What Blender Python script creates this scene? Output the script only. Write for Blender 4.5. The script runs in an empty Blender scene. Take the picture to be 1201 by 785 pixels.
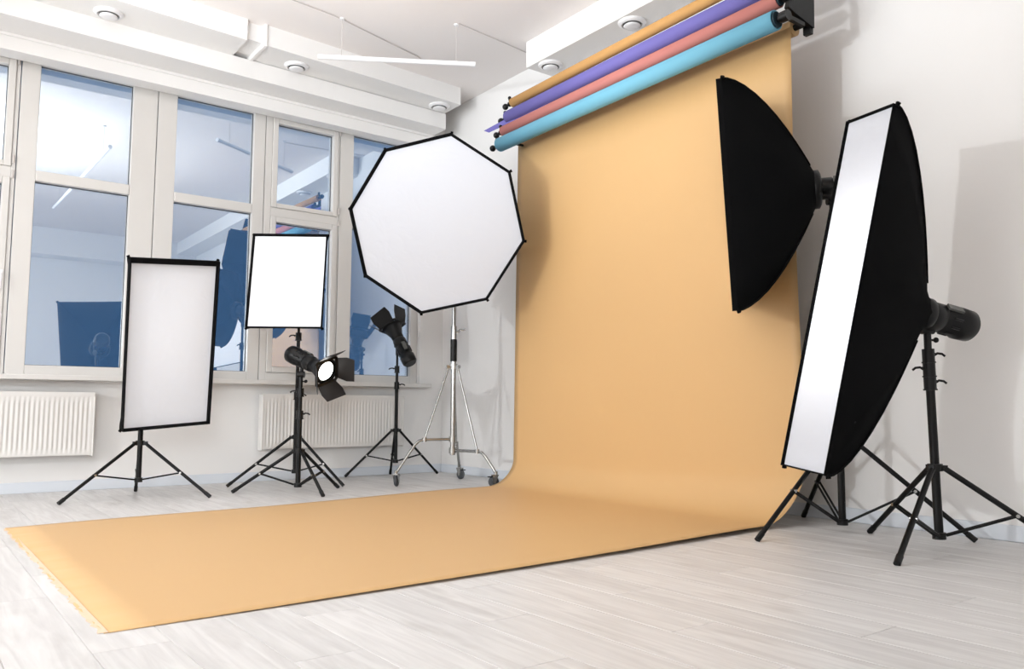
import bpy, bmesh, math, random
from mathutils import Vector, Matrix, Quaternion
PI = math.pi
S = bpy.context.scene
C = S.collection
random.seed(7)

# ---------------------------------------------------------------- camera
def cam_axes(yaw, pitch, roll):
    cy, sy, cp, sp = math.cos(yaw), math.sin(yaw), math.cos(pitch), math.sin(pitch)
    f = Vector((sy*cp, cy*cp, sp)); r = Vector((cy, -sy, 0)); u = r.cross(f)
    c, s = math.cos(roll), math.sin(roll)
    return c*r + s*u, -s*r + c*u, f
cd = bpy.data.cameras.new('camera'); cam = bpy.data.objects.new('camera', cd); C.objects.link(cam)
r_, u_, f_ = cam_axes(math.radians(37.096), math.radians(5.129), math.radians(.235))
M = Matrix((r_, u_, -f_)).transposed().to_4x4(); M.translation = Vector((0, 0, .688))
cam.matrix_world = M
cd.sensor_width = 36; cd.lens = 951.3/1201*36; cd.clip_start = .05
S.camera = cam

# ---------------------------------------------------------------- world, lights, exposure
W = bpy.data.worlds.new('dusk_sky'); S.world = W; W.use_nodes = True
bg = W.node_tree.nodes['Background']; bg.inputs[0].default_value = (.17, .35, .66, 1); bg.inputs[1].default_value = 1.0

def point_light(name, loc, power, size, col=(1, 1, 1)):
    d = bpy.data.lights.new(name, 'POINT'); d.energy = power; d.shadow_soft_size = size; d.color = col
    o = bpy.data.objects.new(name, d); C.objects.link(o); o.location = loc
def area_light(name, loc, target, power, sx, sy, col=(1, 1, 1), spread=180):
    d = bpy.data.lights.new(name, 'AREA'); d.shape = 'RECTANGLE'; d.size = sx; d.size_y = sy; d.energy = power; d.color = col; d.spread = math.radians(spread)
    o = bpy.data.objects.new(name, d); C.objects.link(o); o.location = loc
    o.rotation_euler = (Vector(target)-Vector(loc)).to_track_quat('-Z', 'Y').to_euler()
point_light('key_flash', (-5.0, 3.4, 2.05), 405, .05, (.93, .97, 1.0))
area_light('ceiling_bounce_flash', (-.2, 3.8, 2.3), (1.1, 4.0, 3.95), 76, 1.6, 1.6, (.90, .96, 1.0), 120)
area_light('rear_fill', (-1.0, -1.8, 2.1), (2.9, 7.3, .9), 10, 1.4, 1.4, (.90, .96, 1.0), 50)

S.view_settings.view_transform = 'Standard'; S.view_settings.look = 'None'
S.view_settings.gamma = 1; S.view_settings.exposure = 0.30; S.view_settings.use_curve_mapping = False

# ---------------------------------------------------------------- materials
def lin(r, g, b):
    f = lambda v: (v/255/12.92) if v/255 <= .04045 else ((v/255+.055)/1.055)**2.4
    return (f(r), f(g), f(b), 1)
def mat(name, col, rough=.6, metal=0., noise=0., scale=20., bump=0., spec=.5, rand=0.):
    m = bpy.data.materials.new(name); m.use_nodes = True
    nt = m.node_tree; N = nt.nodes; L = nt.links; b = N['Principled BSDF']
    b.inputs['Base Color'].default_value = col; b.inputs['Roughness'].default_value = rough
    b.inputs['Metallic'].default_value = metal; b.inputs['Specular IOR Level'].default_value = spec
    if noise or bump:
        tc = N.new('ShaderNodeTexCoord'); n = N.new('ShaderNodeTexNoise'); n.inputs['Scale'].default_value = scale
        n.inputs['Detail'].default_value = 4; L.new(tc.outputs['Object'], n.inputs['Vector'])
        if noise:
            mx = N.new('ShaderNodeMix'); mx.data_type = 'RGBA'
            mx.inputs[6].default_value = tuple(c*(1-noise) for c in col[:3])+(1,)
            mx.inputs[7].default_value = tuple(min(1, c*(1+noise)) for c in col[:3])+(1,)
            L.new(n.outputs['Fac'], mx.inputs[0]); L.new(mx.outputs[2], b.inputs['Base Color'])
        if bump:
            bp = N.new('ShaderNodeBump'); bp.inputs['Strength'].default_value = bump; bp.inputs['Distance'].default_value = .01
            L.new(n.outputs['Fac'], bp.inputs['Height']); L.new(bp.outputs['Normal'], b.inputs['Normal'])
    return m
def mat_floor():
    m = bpy.data.materials.new('pale_laminate'); m.use_nodes = True
    nt = m.node_tree; N = nt.nodes; L = nt.links; b = N['Principled BSDF']
    b.inputs['Roughness'].default_value = .42; b.inputs['Specular IOR Level'].default_value = .35
    oi = N.new('ShaderNodeObjectInfo'); tc = N.new('ShaderNodeTexCoord')
    add = N.new('ShaderNodeVectorMath'); add.operation = 'ADD'
    sc = N.new('ShaderNodeVectorMath'); sc.operation = 'SCALE'; sc.inputs[3].default_value = 37
    cmb = N.new('ShaderNodeCombineXYZ')
    for i in range(3): L.new(oi.outputs['Random'], cmb.inputs[i])
    L.new(cmb.outputs[0], sc.inputs[0]); L.new(tc.outputs['Object'], add.inputs[0]); L.new(sc.outputs[0], add.inputs[1])
    mp = N.new('ShaderNodeMapping'); mp.inputs['Scale'].default_value = (22, 1.6, 1); L.new(add.outputs[0], mp.inputs[0])
    n1 = N.new('ShaderNodeTexNoise'); n1.inputs['Scale'].default_value = 1.0; n1.inputs['Detail'].default_value = 6
    n1.inputs['Distortion'].default_value = 1.2; L.new(mp.outputs[0], n1.inputs['Vector'])
    mp2 = N.new('ShaderNodeMapping'); mp2.inputs['Scale'].default_value = (6, 2.2, 1); L.new(add.outputs[0], mp2.inputs[0])
    n2 = N.new('ShaderNodeTexNoise'); n2.inputs['Scale'].default_value = 1.0; n2.inputs['Detail'].default_value = 3; L.new(mp2.outputs[0], n2.inputs['Vector'])
    r1 = N.new('ShaderNodeValToRGB'); r1.color_ramp.elements[0].position = .3; r1.color_ramp.elements[1].position = .68
    r1.color_ramp.elements[0].color = lin(208, 205, 203); r1.color_ramp.elements[1].color = lin(228, 226, 224)
    L.new(n1.outputs['Fac'], r1.inputs[0])
    r2 = N.new('ShaderNodeValToRGB'); r2.color_ramp.elements[0].position = .22; r2.color_ramp.elements[1].position = .42
    r2.color_ramp.elements[0].color = (.80, .785, .77, 1); r2.color_ramp.elements[1].color = (1, 1, 1, 1)
    L.new(n2.outputs['Fac'], r2.inputs[0])
    mx = N.new('ShaderNodeMix'); mx.data_type = 'RGBA'; mx.blend_type = 'MULTIPLY'; mx.inputs[0].default_value = 1
    L.new(r1.outputs[0], mx.inputs[6]); L.new(r2.outputs[0], mx.inputs[7])
    mr = N.new('ShaderNodeMapRange'); mr.inputs[3].default_value = .95; mr.inputs[4].default_value = 1.04; L.new(oi.outputs['Random'], mr.inputs[0])
    mx2 = N.new('ShaderNodeVectorMath'); mx2.operation = 'SCALE'; L.new(mx.outputs[2], mx2.inputs[0]); L.new(mr.outputs[0], mx2.inputs[3])
    L.new(mx2.outputs[0], b.inputs['Base Color'])
    bp = N.new('ShaderNodeBump'); bp.inputs['Strength'].default_value = .05; bp.inputs['Distance'].default_value = .004
    L.new(n1.outputs['Fac'], bp.inputs['Height']); L.new(bp.outputs['Normal'], b.inputs['Normal'])
    return m
def mat_glass():
    m = bpy.data.materials.new('window_glass'); m.use_nodes = True
    nt = m.node_tree; N = nt.nodes; L = nt.links; N.remove(N['Principled BSDF'])
    g = N.new('ShaderNodeBsdfGlossy'); g.inputs['Roughness'].default_value = 0.; g.inputs['Color'].default_value = (.92, .97, 1, 1)
    t = N.new('ShaderNodeBsdfTransparent'); t.inputs['Color'].default_value = (.80, .86, .90, 1)
    mx = N.new('ShaderNodeMixShader'); mx.inputs[0].default_value = .53
    L.new(t.outputs[0], mx.inputs[1]); L.new(g.outputs[0], mx.inputs[2]); L.new(mx.outputs[0], N['Material Output'].inputs[0])
    return m
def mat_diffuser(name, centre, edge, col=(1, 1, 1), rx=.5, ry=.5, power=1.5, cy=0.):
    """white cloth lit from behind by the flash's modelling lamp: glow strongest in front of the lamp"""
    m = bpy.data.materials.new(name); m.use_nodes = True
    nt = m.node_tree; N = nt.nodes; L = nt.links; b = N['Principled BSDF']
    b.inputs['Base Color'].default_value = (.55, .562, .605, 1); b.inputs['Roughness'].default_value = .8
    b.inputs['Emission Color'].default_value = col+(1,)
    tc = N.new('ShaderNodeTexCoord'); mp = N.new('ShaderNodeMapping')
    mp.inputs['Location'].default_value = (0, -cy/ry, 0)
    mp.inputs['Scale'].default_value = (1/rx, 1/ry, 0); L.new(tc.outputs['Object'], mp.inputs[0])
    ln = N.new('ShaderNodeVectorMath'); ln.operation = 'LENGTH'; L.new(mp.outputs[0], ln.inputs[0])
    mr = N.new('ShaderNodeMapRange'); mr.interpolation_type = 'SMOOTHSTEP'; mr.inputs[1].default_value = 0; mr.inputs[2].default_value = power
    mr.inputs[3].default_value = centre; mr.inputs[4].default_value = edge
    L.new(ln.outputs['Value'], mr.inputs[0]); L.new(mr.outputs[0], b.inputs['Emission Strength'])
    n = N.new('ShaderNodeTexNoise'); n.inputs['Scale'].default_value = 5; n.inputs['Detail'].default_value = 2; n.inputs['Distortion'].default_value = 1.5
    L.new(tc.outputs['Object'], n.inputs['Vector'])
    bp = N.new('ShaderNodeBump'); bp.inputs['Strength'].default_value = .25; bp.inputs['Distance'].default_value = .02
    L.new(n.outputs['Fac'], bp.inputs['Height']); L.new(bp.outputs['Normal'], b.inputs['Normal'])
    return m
def mat_emit(name, col, s):
    m = mat(name, (.8, .8, .8, 1), .4); b = m.node_tree.nodes['Principled BSDF']
    b.inputs['Emission Color'].default_value = col; b.inputs['Emission Strength'].default_value = s
    return m

WALL = mat('white_wall_paint', lin(242, 240, 238), .75, noise=.012, scale=3, bump=.04, spec=.2)
CEIL = mat('ceiling_paint', lin(242, 236, 233), .8, noise=.01, scale=2, bump=.03, spec=.15)
DUCT = mat('white_duct_paint', lin(243, 241, 239), .65, noise=.01, scale=4, spec=.3)
BASE = mat('baseboard_white', lin(224, 229, 236), .45, noise=.01, scale=6)
FLOOR = mat_floor()
FRAME = mat('window_frame_white', lin(220, 217, 213), .35, noise=.015, scale=8)
SEAL = mat('dark_glazing_seal', lin(70, 72, 76), .6, noise=.05, scale=30)
GLASS = mat_glass()
RAD = mat('radiator_enamel', lin(230, 227, 223), .35, noise=.01, scale=5)
PAPER = mat('apricot_paper', lin(214, 174, 121), .5, noise=.02, scale=1.2, bump=.02, spec=.45)
FRAY = mat('torn_paper_core', lin(228, 200, 172), .9, noise=.08, scale=30)
OCHRE = mat('ochre_roll_paper', lin(206, 158, 100), .8, noise=.03, scale=4, spec=.2)
VIOLET = mat('violet_roll_paper', lin(118, 112, 180), .75, noise=.04, scale=4, spec=.2)
PINK = mat('pink_roll_paper', lin(196, 126, 118), .75, noise=.04, scale=4, spec=.2)
AQUA = mat('aqua_roll_paper', lin(116, 178, 202), .7, noise=.03, scale=4, spec=.3)
TEAL = mat('dark_roll_core', lin(24, 48, 58), .6, noise=.1, scale=20)
BLACK = mat('black_metal', lin(11, 11, 12), .42, noise=.15, scale=30, spec=.25)
PLASTIC = mat('black_plastic', lin(14, 14, 15), .38, noise=.15, scale=25, spec=.3)
CLOTH = mat('black_softbox_cloth', lin(8, 8, 9), .85, noise=.25, scale=9, bump=.15, spec=.1)
STEEL = mat('chrome_steel', lin(172, 172, 170), .25, metal=1., noise=.03, scale=12)
RUBBER = mat('grey_rubber', lin(70, 72, 76), .6, noise=.08, scale=30)
GREYP = mat('grey_label', lin(96, 96, 92), .35, noise=.05, scale=30)
WHITEP = mat('white_plastic', lin(240, 239, 240), .3, noise=.01, scale=10)
WIRE = mat('pale_wire', lin(205, 198, 194), .5, noise=.02, scale=20)
VENTD = mat('vent_gap_grey', lin(150, 148, 146), .6, noise=.03, scale=10)
BARN = mat('barn_door_inside', lin(22, 18, 17), .5, noise=.1, scale=20)
BULB = mat_emit('lit_lamp_face', (1, 1, .98, 1), 6)

# ---------------------------------------------------------------- mesh helpers
def perp(d):
    d = d.normalized(); a = Vector((0, 0, 1)) if abs(d.z) < .9 else Vector((1, 0, 0))
    u = d.cross(a).normalized(); return u, d.cross(u).normalized()
class MB:
    def __init__(s): s.v = []; s.f = []; s.sm = []
    def add(s, vs, fs, smooth=False):
        o = len(s.v); s.v += [tuple(v) for v in vs]; s.f += [[i+o for i in f] for f in fs]; s.sm += [smooth]*len(fs); return s
    def box(s, c, d, rot=None):
        c = Vector(c); vs = []
        for z in (-1, 1):
            for y in (-1, 1):
                for x in (-1, 1):
                    p = Vector((x*d[0]/2, y*d[1]/2, z*d[2]/2)); p = rot @ p if rot else p; vs.append(c+p)
        return s.add(vs, [(0, 2, 3, 1), (4, 5, 7, 6), (0, 1, 5, 4), (2, 6, 7, 3), (0, 4, 6, 2), (1, 3, 7, 5)])
    def bx(s, x0, x1, y0, y1, z0, z1): return s.box(((x0+x1)/2, (y0+y1)/2, (z0+z1)/2), (x1-x0, y1-y0, z1-z0))
    def rings(s, rings, cap0=True, cap1=True, smooth=True):
        n = len(rings[0]); vs = [v for r in rings for v in r]; fs = []
        for k in range(len(rings)-1):
            for i in range(n):
                j = (i+1) % n; fs.append((k*n+i, k*n+j, (k+1)*n+j, (k+1)*n+i))
        s.add(vs, fs, smooth)
        if cap0: s.add(rings[0], [tuple(range(n-1, -1, -1))])
        if cap1: s.add(rings[-1], [tuple(range(n))])
        return s
    def cyl(s, p0, p1, r0, r1=None, n=12, cap=True):
        p0, p1 = Vector(p0), Vector(p1); r1 = r0 if r1 is None else r1; u, v = perp(p1-p0)
        R = lambda p, r: [p + r*(math.cos(a)*u+math.sin(a)*v) for a in [2*PI*i/n for i in range(n)]]
        return s.rings([R(p0, r0), R(p1, r1)], cap, cap)
    def lathe(s, p0, d, prof, n=24, cap0=True, cap1=True):
        p0, d = Vector(p0), Vector(d).normalized(); u, v = perp(d)
        return s.rings([[p0+d*h + r*(math.cos(a)*u+math.sin(a)*v) for a in [2*PI*i/n for i in range(n)]] for h, r in prof], cap0, cap1)
    def tube(s, pts, r, n=10):
        pts = [Vector(p) for p in pts]; rg = []
        u0 = None
        for i, p in enumerate(pts):
            d = (pts[min(i+1, len(pts)-1)]-pts[max(i-1, 0)]).normalized()
            if u0 is None: u, v = perp(d)
            else:
                u = (u0-d*u0.dot(d)).normalized(); v = d.cross(u)
            u0 = u
            rg.append([p+r*(math.cos(a)*u+math.sin(a)*v) for a in [2*PI*k/n for k in range(n)]])
        return s.rings(rg)
    def sphere(s, c, r, n=12):
        return s.lathe(Vector(c)-Vector((0, 0, r)), (0, 0, 1), [(r-r*math.cos(PI*k/6), max(.0005, r*math.sin(PI*k/6))) for k in range(7)], n)
    def prism(s, poly, h):      # poly: list of 3D points, h: extrusion vector
        a = [Vector(p) for p in poly]; h = Vector(h)
        return s.rings([a, [p+h for p in a]], smooth=False)
    def build(s, name, m, parent=None, origin=None, bevel=0):
        me = bpy.data.meshes.new(name); o = bpy.data.objects.new(name, me); C.objects.link(o)
        off = Vector(origin) if origin is not None else (Vector(parent['_o']) if parent is not None and '_o' in parent else Vector())
        me.from_pydata([tuple(Vector(v)-off) for v in s.v], [], s.f); me.polygons.foreach_set('use_smooth', s.sm)
        bm = bmesh.new(); bm.from_mesh(me); bmesh.ops.recalc_face_normals(bm, faces=bm.faces); bm.to_mesh(me); bm.free()
        me.materials.append(m); me.update()
        if bevel:
            b = o.modifiers.new('bevel', 'BEVEL'); b.width = bevel; b.segments = 2; b.limit_method = 'ANGLE'
        if parent is not None:
            o.parent = parent
            if origin is not None and '_o' in parent: o.location = off-Vector(parent['_o'])
            elif origin is not None: o.location = off
        elif origin is not None: o.location = off
        if parent is None or origin is not None: o['_o'] = tuple(off)
        else: o['_o'] = tuple(parent['_o']) if '_o' in parent else (0, 0, 0)
        return o
def tag(o, label=None, cat=None, group=None, kind=None):
    if label: o['label'] = label
    if cat: o['category'] = cat
    if group: o['group'] = group
    if kind: o['kind'] = kind
    return o
def empty(name, loc, label, cat, group=None):
    o = bpy.data.objects.new(name, None); C.objects.link(o); o.location = loc; o['_o'] = tuple(loc); o.empty_display_size = .1
    return tag(o, label, cat, group)
def struct(name, mb, m, **k): return tag(mb.build(name, m, origin=(0, 0, 0), **k), kind='structure')

# ---------------------------------------------------------------- room shell
XR, YW, ZC = 4.69, 7.45, 3.95           # right wall, window wall, ceiling
XL, YB = -6.5, -2.2                     # unseen left and back walls
SILL, HEAD = .94, 3.555                 # window opening
WX0, WX1 = -.10, 4.405
struct('wall_right', MB().bx(XR, XR+.15, YB-.15, YW+.3, -.1, ZC+.1), WALL)
struct('wall_left', MB().bx(XL-.15, XL, YB-.15, YW+.3, -.1, ZC+.1), WALL)
struct('wall_back', MB().bx(XL, XR, YB-.15, YB, -.1, ZC+.1), WALL)
w = MB(); y0, y1 = YW, YW+.25
w.bx(XL, XR, y0, y1, -.1, SILL-.05); w.bx(XL, XR, y0, y1, HEAD, ZC+.1)
w.bx(XL, WX0, y0, y1, SILL-.05, HEAD); w.bx(WX1, XR, y0, y1, SILL-.05, HEAD)
struct('wall_window', w, WALL)
struct('ceiling', MB().bx(XL-.1, XR+.1, YB-.1, YW+.25, ZC, ZC+.12), CEIL)
# floor: slab plus laid planks running towards the window wall
fl = struct('floor', MB().bx(XL, XR, YB, YW, -.10, -.012), FLOOR)
PW, PL = .21, 1.28
base_plank = None
cnt = 0; rest = MB()
kx0 = math.floor((XL-.475)/PW)
for k in range(kx0, 30):
    x0 = max(XL, .475+k*PW); x1 = min(XR, .475+(k+1)*PW)
    if x1-x0 < .02: continue
    off = {7: 1.752}.get(k, (k*.437) % PL)
    j = math.floor((YB-off)/PL)
    while off+j*PL < YW:
        ya, yb = max(YB, off+j*PL), min(YW, off+(j+1)*PL); j += 1
        if yb-ya < .02: continue
        g = .0017
        near = x0 > -.4 and yb > .3
        # bevelled board: narrower top than bottom makes the V-joint
        def board(mb):
            e = .0026
            vs = [(x0+.0003, ya+.0003, -.012), (x1-.0003, ya+.0003, -.012), (x1-.0003, yb-.0003, -.012), (x0+.0003, yb-.0003, -.012),
                  (x0+.0003, ya+.0003, -e), (x1-.0003, ya+.0003, -e), (x1-.0003, yb-.0003, -e), (x0+.0003, yb-.0003, -e),
                  (x0+g, ya+g, 0), (x1-g, ya+g, 0), (x1-g, yb-g, 0), (x0+g, yb-g, 0)]
            mb.add(vs, [(0, 3, 2, 1), (8, 9, 10, 11)]+[(i, (i+1) % 4, (i+1) % 4+4, i+4) for i in range(4)]+[(i+4, (i+1) % 4+4, (i+1) % 4+8, i+8) for i in range(4)])
        if near and cnt < 290:
            mb = MB(); board(mb); mb.build('plank', FLOOR, fl, origin=((x0+x1)/2, (ya+yb)/2, 0)); cnt += 1
        else: board(rest)
tag(rest.build('planks_out_of_view', FLOOR, fl), kind='stuff')

struct('baseboard_window', MB().bx(XL, XR, YW-.014, YW, 0, .085), BASE, bevel=.004)
struct('baseboard_right', MB().bx(XR-.014, XR, YB, YW-.014, 0, .085), BASE, bevel=.004)
# boxed air duct under the ceiling along the window wall: two lengths with a recessed joint collar
def plan(mb, x0, x1, k0, k1, z0, z1):
    """box against the window wall whose front follows y = k0 at the right end, skewed by k1 per metre"""
    f = lambda x: k0-(4.435-x)*k1
    return mb.prism([(x0, f(x0), z0), (x1, f(x1), z0), (x1, YW, z0), (x0, YW, z0)], (0, 0, z1-z0))
d = MB(); plan(d, XL, 2.19, 6.75, .062, 3.765, ZC); plan(d, 2.345, 4.435, 6.75, .062, 3.77, ZC); plan(d, 2.19, 2.345, 6.80, .062, 3.80, ZC)
plan(d, 2.335, 2.36, 6.735, .062, 3.757, ZC)
struct('trim_1', d, DUCT, bevel=.004)
struct('trim_6', plan(MB(), XL, 4.45, 7.05, .03, 3.60, 3.764), DUCT, bevel=.006)
struct('trim_7', plan(MB(), XL, 4.45, 7.31, .01, 3.465, 3.60), WALL, bevel=.004)
struct('trim_2', MB().bx(4.32, XR, YB, 5.52, 3.71, ZC), DUCT, bevel=.004)
struct('trim_3', MB().prism([(XL, 7.29-.08, 3.575), (4.45, 7.29, 3.575), (4.45, 7.315, 3.575), (XL, 7.315-.08, 3.575)], (0, 0, .024)), DUCT, bevel=.004)
struct('trim_4', MB().bx(XL, XR, YB, YB+.45, 3.45, ZC), DUCT, bevel=.004)      # duct on the wall behind the camera, seen in the panes
# window sill board
struct('trim_5', MB().bx(XL+2, 4.45, 7.27, YW+.09, SILL-.052, SILL-.012), FRAME, bevel=.006)

# ---------------------------------------------------------------- windows
YG = 7.55
def window(n, x0, x1, gx0, gx1, gz, sash=False, label=None):
    """x0..x1 frame unit, gx glass, gz = (bottom, transom low, transom high, top) of the two panes"""
    zb, m0, m1, zt = gz; f = MB(); ya, yb = 7.50, 7.60
    gap = .003
    X0, X1 = x0+gap, x1-gap
    if not sash:
        f.bx(X0, gx0, ya, yb, SILL-.012, HEAD-.002); f.bx(gx1, X1, ya, yb, SILL-.012, HEAD-.002)
        f.bx(gx0, gx1, ya, yb, SILL-.012, zb); f.bx(gx0, gx1, ya, yb, zt, HEAD-.002)
        o = struct('window_%d' % n, f, FRAME, bevel=.005)
        t = MB().bx(gx0, gx1, ya-.004, yb, m0, m1); t.build('transom', FRAME, o, bevel=.008)
    else:
        s0, s1 = gx0-.055, gx1+.055
        f.bx(X0, s0, ya, yb, SILL-.012, HEAD-.002); f.bx(s1, X1, ya, yb, SILL-.012, HEAD-.002)
        f.bx(s0, s1, ya, yb, SILL-.012, zb-.055); f.bx(s0, s1, ya, yb, zt+.055, HEAD-.002); f.bx(s0, s1, ya, yb, m0+.054, m1-.044)
        o = struct('window_%d' % n, f, FRAME, bevel=.004)
        for (a, b) in ((zb, m0), (m1, zt)):
            q = MB(); lo = .055 if a == zb else .045; hi = .055; ys = ya-.012
            q.bx(s0+.002, gx0, ys, yb-.01, a-lo+.002, b+hi-.002); q.bx(gx1, s1-.002, ys, yb-.01, a-lo+.002, b+hi-.002)
            q.bx(gx0, gx1, ys, yb-.01, a-lo+.002, a); q.bx(gx0, gx1, ys, yb-.01, b, b+hi-.002)
            q.build('sash', FRAME, o, bevel=.006)
        h = MB().box((s1-.03 if n == 1 else s0+.03, ya-.02, 1.72), (.028, .02, .07)).cyl((s1-.03 if n == 1 else s0+.03, ya-.03, 1.72), (s1-.03 if n == 1 else s0+.03, ya-.055, 1.72), .009)
        hx = s1-.03 if n == 1 else s0+.03
        h.tube([(hx, ya-.05, 1.72), (hx, ya-.055, 1.66), (hx, ya-.055, 1.60)], .009); h.build('handle', WHITEP, o)
        for z in (2.50, 2.62, 3.44):
            MB().cyl((s1+.012, ya-.014, z), (s1+.012, ya-.014, z+.07), .008).build('hinge', WIRE, o)
    for (a, b) in ((zb, m0), (m1, zt)):
        MB().bx(gx0, gx1, YG, YG+.008, a, b).build('pane', GLASS, o)
        s = MB(); e = .005
        s.bx(gx0, gx0+e, YG-.006, YG, a, b); s.bx(gx1-e, gx1, YG-.006, YG, a, b); s.bx(gx0, gx1, YG-.006, YG, a, a+e); s.bx(gx0, gx1, YG-.006, YG, b-e, b)
        s.build('glazing_seal', SEAL, o)
fixed = (1.009, 2.509, 2.598, 3.487); opens = (1.061, 2.455, 2.640, 3.429)
window(1, -.10, .66, -.004, .573, opens, True)
window(2, .66, 1.712, .799, 1.508, fixed)
window(3, 1.712, 2.693, 1.876, 2.580, fixed)
window(4, 2.693, 3.468, 2.815, 3.392, opens, True)
window(5, 3.468, 4.405, 3.618, 4.318, fixed)

# ---------------------------------------------------------------- radiators
def radiator(x0, x1, z0, z1, label):
    yf, yb = 7.305, 7.405
    r = empty('radiator', ((x0+x1)/2, (yf+yb)/2, z0), label, 'radiator', 'panel radiators under the windows')
    p = MB(); nfl = int(round((x1-x0-.06)/.034)); st = (x1-x0-.06)/nfl
    prof = []
    x = x0+.03; prof.append((x0+.012, 0)); prof.append((x, 0))
    for i in range(nfl):
        prof += [(x+st*.18, 0), (x+st*.34, .007), (x+st*.66, .007), (x+st*.82, 0)]; x += st
    prof += [(x1-.03, 0), (x1-.012, 0)]
    zs = [(z0+.012, 0), (z0+.05, 0), (z0+.075, 1), (z1-.09, 1), (z1-.065, 0), (z1-.03, 0)]
    vs = []; fs = []; n = len(prof)
    for (z, k) in zs:
        for (px, dy) in prof: vs.append((px, yf+.004+dy*k, z))
    for a in range(len(zs)-1):
        for i in range(n-1): fs.append((a*n+i, a*n+i+1, (a+1)*n+i+1, (a+1)*n+i))
    p.add(vs, fs, True); p.bx(x0+.012, x1-.012, yf+.012, yf+.03, z0+.012, z1-.03)
    p.build('front_panel', RAD, r)
    MB().bx(x0+.012, x1-.012, yb-.03, yb-.012, z0+.012, z1-.03).build('rear_panel', RAD, r)
    g = MB().bx(x0+.004, x1-.004, yf, yf+.012, z1-.035, z1).bx(x0+.004, x1-.004, yb-.012, yb, z1-.035, z1)
    k = x0+.02
    while k < x1-.02: g.bx(k, k+.012, yf+.012, yb-.012, z1-.012, z1-.004); k += .03
    g.build('top_grille', RAD, r)
    for xa in (x0, x1-.012): MB().bx(xa, xa+.012, yf, yb, z0, z1-.004).build('side_panel', RAD, r, bevel=.004)
    for xa in (x0+.2, x1-.2): MB().bx(xa-.015, xa+.015, yb-.002, YW, z0+.12, z1-.12).build('wall_bracket', RAD, r)
radiator(-.30, 1.292, .28, .794, 'white fluted panel radiator at the left edge, under the leftmost windows')
radiator(2.671, 4.148, .287, .80, 'white fluted panel radiator behind the lamp stands, near the room corner')

# ---------------------------------------------------------------- ceiling fittings
def vent(x, y, z, label, group):
    v = empty('ceiling_vent', (x, y, z), label, 'vent', group)
    MB().lathe((x, y, z), (0, 0, -1), [(0, .108), (.008, .110), (.016, .102), (.024, .086), (.026, .080), (.012, .078), (.002, .076)], 40, False, False).build('ring', WHITEP, v)
    MB().lathe((x, y, z-.001), (0, 0, -1), [(0, .077), (.003, .077)], 40).build('gap', VENTD, v)
    MB().lathe((x, y, z-.004), (0, 0, -1), [(0, .02), (.022, .062), (.028, .066), (.034, .060), (.040, .04), (.042, .008)], 36).build('disc', WHITEP, v)
g1 = 'round vents under the duct on the window wall'; g2 = 'round vents under the duct above the paper rolls'
vent(1.157, 6.80, 3.765, 'white round ceiling vent in the top left corner, above the left window', g1)
vent(2.725, 6.865, 3.77, 'white round ceiling vent left of the hanging tube lamp', g1)
vent(4.27, 6.90, 3.77, 'white round ceiling vent near the room corner, above the octagonal softbox', g1)
vent(4.445, 5.33, 3.71, 'white round ceiling vent at the far end of the duct over the paper rolls', g2)
vent(4.445, 4.33, 3.71, 'larger looking white round ceiling vent near the middle of the duct over the paper rolls', g2)

def pendant(a, b, fr, label, group):
    a, b = Vector(a), Vector(b); m = (a+b)/2
    t = empty('tube_lamp', (m.x, m.y, a.z), label, 'lamp', group); d = (b-a).normalized()
    MB().cyl(a+d*.04, b-d*.04, .021, n=18).build('tube', WHITEP, t)
    for (p, q) in ((a, a+d*.045), (b-d*.045, b)): MB().cyl(p, q, .023, n=18).build('end_cap', WHITEP, t)
    for k in fr:
        p = a.lerp(b, k)
        MB().cyl(p, (p.x, p.y, ZC-.012), .0022, n=6).build('suspension_wire', WIRE, t)
        MB().cyl((p.x, p.y, ZC-.012), (p.x, p.y, ZC), .02, n=14).build('ceiling_rose', WHITEP, t)
pendant((2.65, 6.21, 3.605), (3.78, 5.535, 3.605), (.145, .875), 'white slim tube lamp hanging on two wires in front of the window wall', 'hanging tube lamps')
pendant((1.765, 5.62-.4, 3.605), (1.70, 1.6, 3.605), (.1, .9), 'white long tube lamp above the frame, mirrored in the left window', 'hanging tube lamps')
cb = MB().tube([(2.2, 6.02, ZC-.006), (2.37, 6.06, ZC-.006), (2.742, 6.10, ZC-.006), (2.82, 6.12, ZC-.006), (3.25, 6.24, ZC-.006), (3.687, 6.36, ZC-.006), (3.85, 6.45, ZC-.006)], .005, 6)
tag(cb.build('ceiling_cable', WIRE, origin=(2.8, 6.1, ZC-.006)), 'thin pale cable run along the ceiling above the tube lamp', 'cable')
cb = MB().tube([(3.64, 5.58, ZC-.006), (4.0, 5.62, ZC-.006), (4.364, 5.666, ZC-.006), (XR-.01, 5.72, ZC-.006)], .004, 6)
tag(cb.build('ceiling_cable', WIRE, origin=(4.0, 5.6, ZC-.006)), 'thin pale cable on the ceiling from tube lamp to right wall', 'cable')

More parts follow.
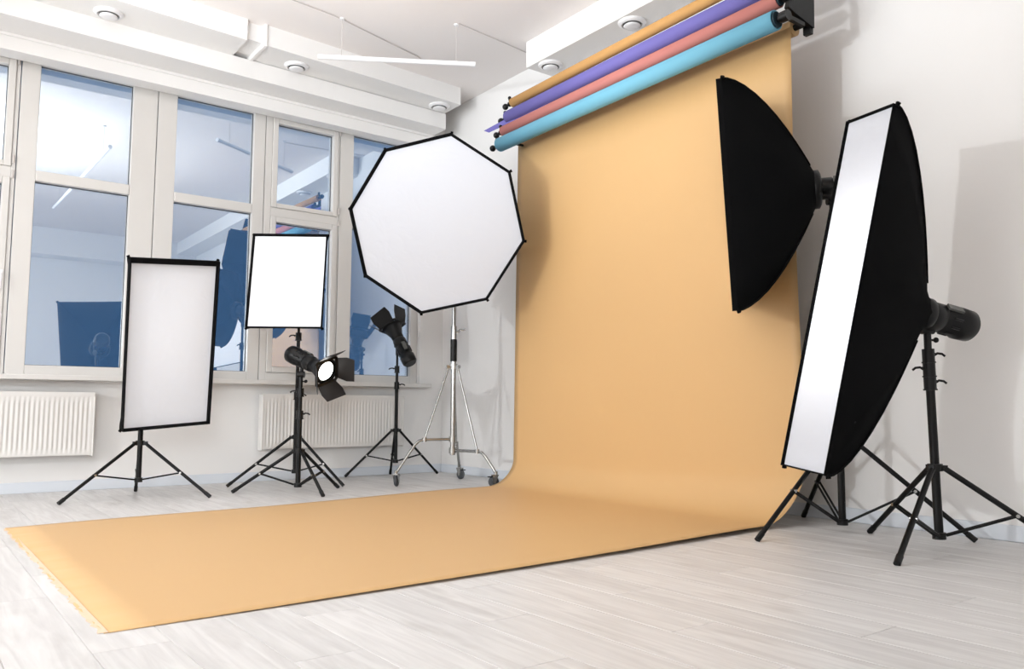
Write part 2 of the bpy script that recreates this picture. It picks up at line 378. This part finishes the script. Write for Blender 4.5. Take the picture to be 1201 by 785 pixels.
# ---------------------------------------------------------------- paper backdrop and rolls
def paper():
    # profile from the roll down the wall, through the sweep and out over the floor; each point: (x_far, y_far, z_far, x_near, y_near, z_near)
    root = empty('paper_backdrop', (2.4, 4.1, 0), 'apricot orange paper backdrop hanging from the roll and swept out over the floor', 'backdrop')
    pts = []
    for k in range(9):
        t = k/8; zf = 2.99+(.235-2.99)*t; zn = 2.99+(.30-2.99)*t
        pts.append((4.188+.03*t, 5.46+.09*t, zf, 4.188+.05*t, 2.755+.02*math.sin(t*PI), zn))
    # sweep
    n = 14
    for k in range(1, n+1):
        a = PI/2*k/n
        zf, zn = .235-.207*math.sin(a), .30-.278*math.sin(a)
        xf, xn = 4.218-.24*(1-math.cos(a)), 4.238-.26*(1-math.cos(a))
        pts.append((xf, 5.55+.05*math.sin(a), zf, xn, 2.775+.09*math.sin(a), zn))
    n = 22; xf, xn = 3.978, 3.978
    for k in range(1, n+1):
        t = k/n; e = (1-t)
        lift = .003+.025*e
        x1f, x1n = xf+(.53-xf)*t, xn+(.542-xn)*t
        pts.append((x1f, 5.60-.22*t+.0*t, lift+.004*math.sin(t*9), x1n, 2.865-.11*(1-(1-t)**2), .0015+.023*e**.9+.0015*math.sin(t*11)*e))
    m = 40; vs = []; fs = []
    for i, p in enumerate(pts):
        for j in range(m+1):
            s = j/m; v = Vector(p[:3]).lerp(Vector(p[3:]), s)
            if i > 22:   # lies flat in its middle, gentle waves across
                v.z = max(.0012, v.z*(1-.75*math.sin(PI*s)))
            if i == len(pts)-1: v.x += random.uniform(-.012, .012)
            vs.append(v)
    for i in range(len(pts)-1):
        for j in range(m): fs.append((i*(m+1)+j, i*(m+1)+j+1, (i+1)*(m+1)+j+1, (i+1)*(m+1)+j))
    o = MB().add(vs, fs, True).build('paper_sheet', PAPER, root)
    fr = MB(); rv = []; m2 = 90
    for j in range(m2+1):
        q = Vector(pts[-1][:3]).lerp(Vector(pts[-1][3:]), j/m2)
        rv += [(q.x+.012, q.y, .0034), (q.x-random.uniform(.003, .020), q.y+random.uniform(-.012, .012), .0008)]
    fr.add(rv, [(2*j, 2*j+2, 2*j+3, 2*j+1) for j in range(m2)]); tag(fr.build('torn_edge', FRAY, root), 'pale torn front edge of the paper')
    so = o.modifiers.new('thickness', 'SOLIDIFY'); so.thickness = .0012; so.offset = 0
    MB().cyl((4.238, 5.44, 3.00), (4.238, 2.76, 3.00), .05, n=24).build('paper_roll', PAPER, root)
    MB().cyl((4.238, 5.50, 3.00), (4.238, 2.70, 3.00), .02, n=14).build('core_tube', BLACK, root)
paper()

def roll(name, x, zf, zn, r, m, label, yf=5.5, yn=2.74):
    a, b = Vector((x, yf, zf)), Vector((x, yn, zn)); d = (b-a).normalized()
    t = empty('paper_roll', tuple((a+b)/2), label, 'paper roll', 'spare paper rolls on the wall rack')
    MB().lathe(a, d, [(.02, r*.72), (0, r*.80), (0, r), ((b-a).length, r), ((b-a).length, r*.86), ((b-a).length-.02, r*.8)], 32, True, True).build('paper_winding', m, t)
    MB().cyl(b-d*.02, b+d*.012, r*.78, n=24).build('core_end', TEAL, t)
    k = MB().cyl(a, a-d*.05, .014).lathe(a-d*.035, -d, [(0, .018), (.012, .022), (.02, .012)]).sphere(a-d*.105+Vector((0, 0, -.004)), .028).cyl(a-d*.04, a-d*.10, .012)
    k.cyl(a-d*.03, a-d*.03+Vector((-.01, 0, .045)), .012); k.sphere(a-d*.03+Vector((-.01, 0, .05)), .016); k.build('crank_knob', PLASTIC, t)
    MB().cyl(b+d*.012, b+d*.07, .016).cyl(b+d*.03, b+d*.05, .03).build('axle', PLASTIC, t)
    return t
roll('ochre', 4.155, 3.345, 3.40, .040, OCHRE, 'ochre orange paper roll, topmost on the wall rack')
pv = roll('violet', 4.107, 3.203, 3.245, .056, VIOLET, 'violet paper roll second from the top of the wall rack')
roll('pink', 4.058, 3.066, 3.112, .046, PINK, 'salmon pink paper roll directly above the light blue roll')
roll('aqua', 4.020, 2.940, 2.976, .060, AQUA, 'light blue paper roll, lowest and thickest in front of the backdrop')
# loose end of the violet sheet sticking out past its roll
fl_ = MB(); P = [(4.06, 5.80, 3.155), (4.075, 5.74, 3.125), (4.10, 5.3, 3.143), (4.10, 4.9, 3.150), (4.10, 4.9, 3.165), (4.085, 5.5, 3.185), (4.07, 5.74, 3.165)]
fl_.prism(P, (.004, 0, .003)); fl_.build('loose_sheet_end', VIOLET, pv)

br = empty('roll_bracket', (4.4, 2.68, 3.3), 'black metal rack bracket holding the near ends of the paper rolls', 'bracket', 'rack brackets')
MB().prism([(4.03, 2.66, 3.03), (4.10, 2.66, 3.01), (4.29, 2.66, 2.975), (4.31, 2.66, 3.6), (4.18, 2.66, 3.6), (4.10, 2.66, 3.25)], (0, .03, 0)).build('side_plate', BLACK, br, bevel=.003)
MB().box((4.285, 2.70, 2.99), (.035, .05, .09)).build('foot', BLACK, br, bevel=.004)
MB().bx(4.20, XR, 2.64, 2.69, 3.50, 3.56).bx(4.20, XR, 2.64, 2.69, 3.30, 3.34).build('wall_arm', BLACK, br)
for (x, z) in ((4.02, 2.976), (4.058, 3.112), (4.107, 3.245), (4.155, 3.40)):
    MB().cyl((x, 2.655, z), (x, 2.70, z), .033, n=16).bx(x, 4.2, 2.665, 2.69, z-.012, z+.012).build('roll_hook', PLASTIC, br)
br = empty('roll_bracket', (4.4, 5.40, 3.2), 'black metal rack bracket hidden behind the far ends of the paper rolls', 'bracket', 'rack brackets')
MB().bx(4.20, XR, 5.38, 5.41, 3.06, 3.10).build('wall_arm', BLACK, br)
MB().bx(4.20, 4.23, 5.38, 5.41, 2.98, 3.40).build('side_plate', BLACK, br)
for (x, z) in ((4.02, 2.94), (4.058, 3.066), (4.107, 3.203), (4.155, 3.345)):
    MB().bx(x, 4.22, 5.385, 5.405, z-.008, z+.008).build('roll_hook', PLASTIC, br)

# ---------------------------------------------------------------- light stands
def stand(c, feet, zcol, zhub, ztop, label, r=.013, lean=(0, 0), secs=(), jf=.55, group='black tripod light stands'):
    """black tripod stand: c = (x, y); feet = three floor points; secs = heights of the sleeve clamps"""
    t = empty('light_stand', (c[0], c[1], 0), label, 'light stand', group)
    P = lambda z: Vector((c[0]+lean[0]*z, c[1]+lean[1]*z, z))
    zs = [zhub-.01]+list(secs)+[ztop]
    for i in range(len(zs)-1):
        MB().cyl(P(zs[i]), P(zs[i+1]), (r*1.25, r*1.0, r*.8, r*.7)[min(i, 3)], n=16).build('column_tube', BLACK, t)
    for i, z in enumerate(secs):
        k = MB().cyl(P(z-.03), P(z+.035), r*1.75, n=16).cyl(P(z-.035), P(z-.028), r*2.0, n=16); k.build('clamp_sleeve', PLASTIC, t)
        a = i*2.4+2.6; dv = Vector((math.cos(a)*.8, math.sin(a)*-.6, 0)); R0 = Vector((r_.x, r_.y, 0)).normalized()*(1 if i % 2 == 0 else -1)
        p = P(z+.01)
        MB().cyl(p, p+R0*.035, .007).tube([p+R0*.03+Vector((0, 0, -.006)), p+R0*.045+Vector((0, 0, .004)), p+R0*.068+Vector((0, 0, .001)), p+R0*.082+Vector((0, 0, -.010))], .006, 8).build('clamp_knob', PLASTIC, t)
    MB().cyl(P(zcol-.015), P(zcol+.02), r*2.1, n=18).build('leg_collar', PLASTIC, t)
    MB().cyl(P(zhub-.02), P(zhub+.012), r*1.9, n=18).build('brace_hub', PLASTIC, t)
    for f in feet:
        f = Vector((f[0], f[1], .008)); d = Vector((f.x-c[0], f.y-c[1], 0)).normalized()
        top = P(zcol)+d*.04
        MB().box((P(zcol)+d*.03), (.05, .022, .028), Matrix.Rotation(math.atan2(d.y, d.x), 3, 'Z')).build('leg_hinge', PLASTIC, t)
        ax = (f-top).normalized()
        lg = MB().cyl(top, f-ax*.02, r*.82, n=12).build('leg', BLACK, t)
        MB().cyl(f-ax*.05, f, r*.98, n=12).build('foot_cap', PLASTIC, lg)
        j = top.lerp(f, jf); h = P(zhub)+d*.03
        side = Vector((-d.y, d.x, 0))*.011
        MB().cyl(h+side, j+side, r*.40, n=8).cyl(h-side, j-side, r*.40, n=8).build('brace', BLACK, t)
        MB().cyl(j-side*1.6, j+side*1.6, .009, n=10).build('brace_rivet', STEEL, t)
    return t

# ---------------------------------------------------------------- flash heads and softboxes
def basis(n, roll=0.):
    n = Vector(n).normalized(); x = n.cross(Vector((0, 0, 1))).normalized()*-1; y = n.cross(x)*1
    if y.z < 0: y = -y
    q = Quaternion(n, roll); x, y = q @ x, q @ y
    return Matrix((x, y, n)).transposed()
def xf(B, o, p): return Vector(o)+B @ Vector(p)
def flash_body(root, B, o, back, L=.28, r=.062):
    """studio flash: cylindrical body behind local z = back (negative), pointing along +z"""
    Z = B @ Vector((0, 0, 1)); p = xf(B, o, (0, 0, back))
    h = MB().lathe(p, -Z, [(0, r*.92), (.015, r), (.07, r), (.075, r*.93), (.085, r*.93), (.09, r*1.0), (L-.10, r), (L-.09, r*1.14), (L-.02, r*1.10), (L, r*.86)], 28)
    hb = h.build('flash_head', PLASTIC, root)
    rib = MB()
    for k in range(10):
        a = 2*PI*k/10; q = B @ Vector((math.cos(a)*r*1.01, math.sin(a)*r*1.01, 0))
        rib.cyl(p+q-Z*.11, p+q-Z*(L-.12), .006, n=6)
    rib.build('cooling_rib', PLASTIC, hb)
    a = B @ Vector((r*.72, r*.72, 0))
    up = (B @ Vector((0, 1, 0))); sx = B @ Vector((1, 0, 0))
    MB().box(p+a-Z*.12+a.normalized()*.004, (.012, .035, .09), Matrix((a.normalized(), a.normalized().cross(Z), Z)).transposed()).build('maker_plate', GREYP, hb)
    return p-Z*.12
def yoke(root, pivot, top, r=.016):
    """tilt bracket from the flash body down to the stand's top spigot"""
    k = MB(); top = Vector(top); pivot = Vector(pivot)
    e = Vector((0, 0, .085)); q = top+e
    k.cyl(top-Vector((0, 0, .02)), q, r*1.1, n=14); 
    k.cyl(q-Vector((r_.x, r_.y, 0))*.03, q+Vector((r_.x, r_.y, 0))*.03, .026, n=18)
    k.cyl(q, pivot, r*.9, n=12)
    o = k.build('tilt_bracket', PLASTIC, root)
    p = top+Vector((0, 0, .03)); s = Vector((r_.x, r_.y, 0)).normalized()
    MB().cyl(p, p+s*.03, .006).sphere(p+s*.042, .014).build('tilt_knob', PLASTIC, o)
def outline(w, h, n=8, poly=None):
    """points round the front opening, corners included; returns list of (x, y)"""
    pts = []
    cs = poly if poly else [(-w/2, -h/2), (w/2, -h/2), (w/2, h/2), (-w/2, h/2)]
    for i in range(len(cs)):
        a, b = cs[i], cs[(i+1) % len(cs)]
        for k in range(n): t = k/n; pts.append((a[0]+(b[0]-a[0])*t, a[1]+(b[1]-a[1])*t))
    return pts
def softbox(c, n, roll, w, h, depth, label, dif, lip=.05, edge=.012, power=1.6, poly=None, ring=.085, group='softboxes', plate=.0, pivot_top=None, head=True, hem=0, head_r=.062, nk=8, sag=0.03):
    root = empty('softbox', tuple(c), label, 'softbox', group)
    B = basis(n, roll); X = lambda p: xf(B, c, p)
    pts = outline(w, h, nk, poly); N = len(pts)
    mx = max(abs(p[0]) for p in pts); my = max(abs(p[1]) for p in pts)
    def ringpts(t):
        out = []; e = t**power
        for (x, y) in pts:
            a = math.atan2(y, x); cx, cy = ring*math.cos(a), ring*math.sin(a)
            px, py = x+(cx-x)*e, y+(cy-y)*e
            # cloth pulled slightly inwards between the rods
            if poly is None:
                u, v = x/mx, y/my; dent = sag*math.sin(PI*t)*(1-min(1, abs(abs(u)-abs(v))*0+max(0, min(abs(u), abs(v)))))
                px *= 1-dent; py *= 1-dent
            out.append(X((px, py, -depth*t)))
        return out
    T = [0, .06, .14, .24, .35, .46, .57, .68, .78, .87, .94, 1]
    MB().rings([ringpts(t) for t in T], False, True).build('cloth_shell', CLOTH, root)
    # lip: black border standing proud of the white front
    def sc(p, k): return (p[0]*(1-k/mx), p[1]*(1-k/my))
    out0 = [X((x, y, 0)) for x, y in pts]; out1 = [X((x, y, lip)) for x, y in pts]
    in1 = [X((*sc((x, y), edge*.5), lip)) for x, y in pts]; in0 = [X((*sc((x, y), edge), .004)) for x, y in pts]
    MB().rings([out0, out1, in1, in0], False, False, smooth=False).build('front_lip', CLOTH, root)
    # diffuser with its own origin so its glow is centred on the flash tube
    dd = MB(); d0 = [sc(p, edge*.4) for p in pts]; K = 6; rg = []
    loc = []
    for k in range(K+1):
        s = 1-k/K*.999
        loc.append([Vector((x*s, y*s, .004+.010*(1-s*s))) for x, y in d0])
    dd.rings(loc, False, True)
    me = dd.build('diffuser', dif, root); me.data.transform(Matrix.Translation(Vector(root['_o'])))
    me.matrix_local = B.to_4x4()
    cs = poly if poly else [(-w/2, -h/2), (w/2, -h/2), (w/2, h/2), (-w/2, h/2)]
    for (x, y) in cs:
        l = math.hypot(x, y); ux, uy = x/l, y/l
        a, b = X((x-ux*.012, y-uy*.012, .0)), X((x+ux*.010, y+uy*.010, -.006))
        MB().cyl(a, b, .010, .012, n=8).build('rod_pocket', CLOTH, root)
        # seam over the sprung rod, following the curved corner of the shell
        sp = []
        for t in T[:-1]:
            e = t**power; an = math.atan2(y, x); sp.append(X((x+(ring*math.cos(an)-x)*e, y+(ring*math.sin(an)-y)*e, -depth*t)))
        MB().tube(sp, .006, 6).build('rod_seam', CLOTH, root)
    if hem:
        MB().box(X((0, h/2-hem/2-.004, lip-.004)), (w-.012, hem, .006), B).build('top_hem', CLOTH, root)
    if head:
        Z = B @ Vector((0, 0, 1)); p = X((0, 0, -depth))
        MB().lathe(p+Z*.02, -Z, [(0, ring*1.02), (.012, ring*1.10), (.04, ring*1.10), (.05, ring*.9)], 28).build('speed_ring', PLASTIC, root)
        pv_ = flash_body(root, B, c, -depth-.02, r=head_r)
        if pivot_top is not None: yoke(root, pv_, pivot_top)
    return root

FA = [(.935, 6.441), (1.924, 6.298), (1.579, 7.104)]
stand((1.49, 6.63), FA, .405, .135, 1.12, 'black tripod light stand under the tall softbox at the far left', secs=(.62,), r=.015)
FB = [(2.286, 7.04), (3.113, 6.511), (2.99, 7.22)]
stand((2.795, 6.815), FB, .42, .13, 1.52, 'black tripod light stand rising behind the round spotlight, under the small bright softbox', secs=(.78, 1.30), r=.015)
FS = [(2.165, 6.537), (2.639, 5.869), (3.02, 6.42)]
stand((2.60, 6.27), FS, .33, .065, .90, 'black tripod light stand in front, carrying the lit spotlight', secs=(.62, .80), r=.016)
FD = [(3.53, 7.36), (4.50, 7.22), (4.05, 7.40)]
stand((3.975, 7.16), FD, .455, .155, 1.25, 'black tripod light stand against the wall by the radiator, left of the chrome stand', secs=(.90, 1.06), r=.014)
FE = [(3.593, 2.642), (4.498, 1.959), (4.63, 3.05)]
stand((4.246, 2.553), FE, .54, .062, 1.80, 'black tripod light stand behind the strip softbox, beside the right edge of the backdrop', secs=(1.0, 1.5), r=.016)
FF = [(3.547, 1.88), (4.347, 2.452), (4.40, 1.46)]
stand((4.09, 1.95), FF, .40, .077, 1.0, 'black tripod light stand at the right edge holding the strip softbox', secs=(.815, .88, .95), r=.0165, lean=(-.012, .012))

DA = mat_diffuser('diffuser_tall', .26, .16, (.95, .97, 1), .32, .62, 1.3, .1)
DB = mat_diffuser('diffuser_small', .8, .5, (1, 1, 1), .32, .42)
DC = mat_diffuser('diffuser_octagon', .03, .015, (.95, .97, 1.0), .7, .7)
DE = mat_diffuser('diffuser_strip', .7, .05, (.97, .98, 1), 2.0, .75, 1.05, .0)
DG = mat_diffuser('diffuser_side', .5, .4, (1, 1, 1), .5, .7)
def nv(az, el): az, el = math.radians(az), math.radians(el); return (math.sin(az)*math.cos(el), math.cos(az)*math.cos(el), math.sin(el))
k = .967
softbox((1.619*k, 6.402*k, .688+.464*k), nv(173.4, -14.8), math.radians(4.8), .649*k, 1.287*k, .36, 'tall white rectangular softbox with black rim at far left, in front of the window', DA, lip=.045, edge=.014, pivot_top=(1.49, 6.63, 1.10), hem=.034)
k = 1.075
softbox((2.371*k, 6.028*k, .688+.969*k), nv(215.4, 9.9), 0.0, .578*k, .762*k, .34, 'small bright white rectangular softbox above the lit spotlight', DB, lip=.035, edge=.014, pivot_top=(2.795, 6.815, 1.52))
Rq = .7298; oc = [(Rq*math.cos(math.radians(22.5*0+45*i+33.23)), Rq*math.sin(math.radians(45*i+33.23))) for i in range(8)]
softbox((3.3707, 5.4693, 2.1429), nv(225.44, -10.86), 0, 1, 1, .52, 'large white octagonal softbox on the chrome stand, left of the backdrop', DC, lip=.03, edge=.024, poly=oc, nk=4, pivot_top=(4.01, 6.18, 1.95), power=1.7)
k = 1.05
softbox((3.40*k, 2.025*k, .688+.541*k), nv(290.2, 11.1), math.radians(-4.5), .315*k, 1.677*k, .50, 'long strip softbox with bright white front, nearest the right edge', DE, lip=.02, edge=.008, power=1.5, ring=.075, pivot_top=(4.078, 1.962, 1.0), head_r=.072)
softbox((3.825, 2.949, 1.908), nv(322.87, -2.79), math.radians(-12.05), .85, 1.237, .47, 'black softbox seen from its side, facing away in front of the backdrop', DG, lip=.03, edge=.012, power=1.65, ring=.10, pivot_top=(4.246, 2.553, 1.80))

# ---------------------------------------------------------------- spotlights with barn doors
def spotlight(front, d, top, label, lit, doors, roll=0.):
    root = empty('spotlight', tuple(front), label, 'spotlight', 'barn door spotlights')
    B = basis(d, roll); X = lambda p: xf(B, front, p); Z = B @ Vector((0, 0, 1))
    MB().lathe(X((0, 0, 0)), -Z, [(-.010, .080), (-.010, .090), (0, .092), (.03, .086), (.10, .060), (.15, .058), (.15, .05)], 32, False, True).build('reflector', PLASTIC, root)
    MB().lathe(X((0, 0, -.012)), Z, [(0, .078), (.010, .078), (.016, .05), (.019, .01)], 32).build('lamp_face', BULB if lit else BARN, root)
    f = MB(); s = .098
    for sx, sy, lx, ly in ((0, 1, 2*s, .02), (0, -1, 2*s, .02), (1, 0, .02, 2*s), (-1, 0, .02, 2*s)):
        f.box(X((sx*s, sy*s, .012)), (lx, ly, .014), B)
    f.lathe(X((0, 0, .004)), Z, [(0, .078), (0, .108), (.008, .108), (.008, .078)], 32, False, False)
    f.build('door_frame', PLASTIC, root)
    for (side, ang) in doors:      # each door hinged on one side of the frame, opened by ang degrees from facing forward
        a = math.radians(ang); L = .145; w0, w1 = .088, .105
        ax, up = {'t': ((1, 0), (0, 1)), 'b': ((1, 0), (0, -1)), 'l': ((0, 1), (-1, 0)), 'r': ((0, 1), (1, 0))}[side]
        def q(along, out, h):
            o = s+.008+out*math.sin(a)+h*math.cos(a); z = .018+out*math.cos(a)-h*math.sin(a)
            return X((ax[0]*along+up[0]*o, ax[1]*along+up[1]*o, z))
        dr = MB().rings([[q(-w0, 0, h), q(w0, 0, h), q(w1, L*.55, h), q(w1*.9, L, h), q(-w1*.9, L, h), q(-w1, L*.55, h)] for h in (0, .003)], smooth=False).build('barn_door', BARN if lit else PLASTIC, root)
        MB().cyl(q(-w0*.8, -.004, .002), q(w0*.8, -.004, .002), .006, n=8).build('hinge', PLASTIC, dr)
    p = flash_body(root, B, front, -.15, L=.30, r=.065)
    yoke(root, p, top)
def camdir(r, u, f): return tuple((r_*r+u_*u+f_*f).normalized())
spotlight((2.70, 6.02, .969), camdir(.78, -.30, -.55), (2.60, 6.27, .86), 'lit round spotlight with open barn doors, in front of the small softbox', True, [('t', 38), ('r', 25), ('b', 35), ('l', 35)], roll=math.radians(20))
spotlight((3.925, 7.17, 1.475), camdir(-.45, .78, .43), (3.975, 7.16, 1.22), 'unlit spotlight pointing up and away, by the right window', False, [('t', 25), ('r', 28), ('b', 30), ('l', 25)], roll=math.radians(15))

# ---------------------------------------------------------------- chrome wheeled stand
def chrome_stand(c):
    t = empty('wheeled_stand', (c[0], c[1], 0), 'chrome steel wheeled stand carrying the octagonal softbox', 'light stand')
    P = lambda z: Vector((c[0], c[1], z))
    MB().cyl(P(.26), P(1.14), .024, n=20).build('column_tube', STEEL, t)
    MB().cyl(P(1.10), P(1.30), .030, n=20).build('grip_sleeve', PLASTIC, t)
    MB().cyl(P(1.28), P(1.42), .026, n=20).build('clamp_sleeve', STEEL, t)
    MB().cyl(P(1.40), P(1.97), .018, n=18).build('upper_tube', STEEL, t)
    R0 = Vector((r_.x, r_.y, 0)).normalized(); p = P(1.37)
    MB().cyl(p, p+R0*.05, .010).tube([p+R0*.045, p+R0*.055+Vector((0, 0, .02)), p+R0*.085+Vector((0, 0, .015)), p+R0*.105+Vector((0, 0, .025))], .008, 8).build('clamp_knob', STEEL, t)
    MB().cyl(P(1.03), P(1.075), .036, n=20).build('upper_collar', STEEL, t)
    for z in (.40, .30): MB().cyl(P(z-.025), P(z+.025), .034, n=20).build('leg_ring', STEEL, t)
    for a, z, q_ in ((170, .40, 0), (290, .30, -.06), (50, .35, 0)):
        a = math.radians(a); d = Vector((math.cos(a), math.sin(a), 0))
        pts = [P(z)+d*.03, P(z)+d*.28, P(z)+d*.32+Vector((0, 0, -.01)), P(z)+d*.36+Vector((0, 0, -.045)), P(0)+d*(.50+q_)+Vector((0, 0, .16)), P(0)+d*(.53+q_)+Vector((0, 0, .115))]
        lg = MB().tube(pts, .013, 12).build('leg', STEEL, t)
        MB().cyl(P(1.05)+d*.045, P(z+.005)+d*.27, .0095, n=12).build('brace', STEEL, t)
        e = Vector((-d.y, d.x, 0)); q = P(1.05)
        MB().box(q+d*.045, (.05, .02, .03), Matrix.Rotation(a, 3, 'Z')).cyl(q+d*.06-e*.018, q+d*.06+e*.018, .008).build('brace_hinge', STEEL, t)
        MB().cyl(P(z-.018)+d*.27, P(z+.018)+d*.27, .02, n=14).build('brace_clamp', STEEL, t)
        cx = P(0)+d*(.53+q_)
        ca = a+.9; w = Vector((math.cos(ca), math.sin(ca), 0)); ws = Vector((-w.y, w.x, 0)); ctr = cx-w*.02+Vector((0, 0, .047))
        fk = MB().cyl(cx+Vector((0, 0, .10)), cx+Vector((0, 0, .135)), .016, n=14)
        for s in (-1, 1): fk.prism([cx+ws*.019*s+w*.02+Vector((0, 0, .105)), cx+ws*.019*s-w*.035+Vector((0, 0, .105)), ctr+ws*.019*s-w*.012-Vector((0, 0, .012)), ctr+ws*.019*s+w*.012-Vector((0, 0, .012))], ws*.003*s)
        fk.box(cx-w*.008+Vector((0, 0, .105)), (.058, .044, .006), Matrix.Rotation(ca, 3, 'Z')); cs = fk.build('caster_fork', STEEL, t)
        MB().lathe(ctr-ws*.014, ws, [(0, .03), (.002, .042), (.008, .047), (.020, .047), (.026, .042), (.028, .03)], 24).build('wheel', RUBBER, cs)
        MB().cyl(ctr-ws*.024, ctr+ws*.024, .012, n=12).build('wheel_hub', STEEL, cs)
        MB().box(cx-w*.055+Vector((0, 0, .09)), (.035, .03, .008), Matrix.Rotation(ca, 3, 'Z')).build('brake_pedal', PLASTIC, cs)
chrome_stand((4.01, 6.18))

for o in bpy.data.objects:
    if '_o' in o: del o['_o']
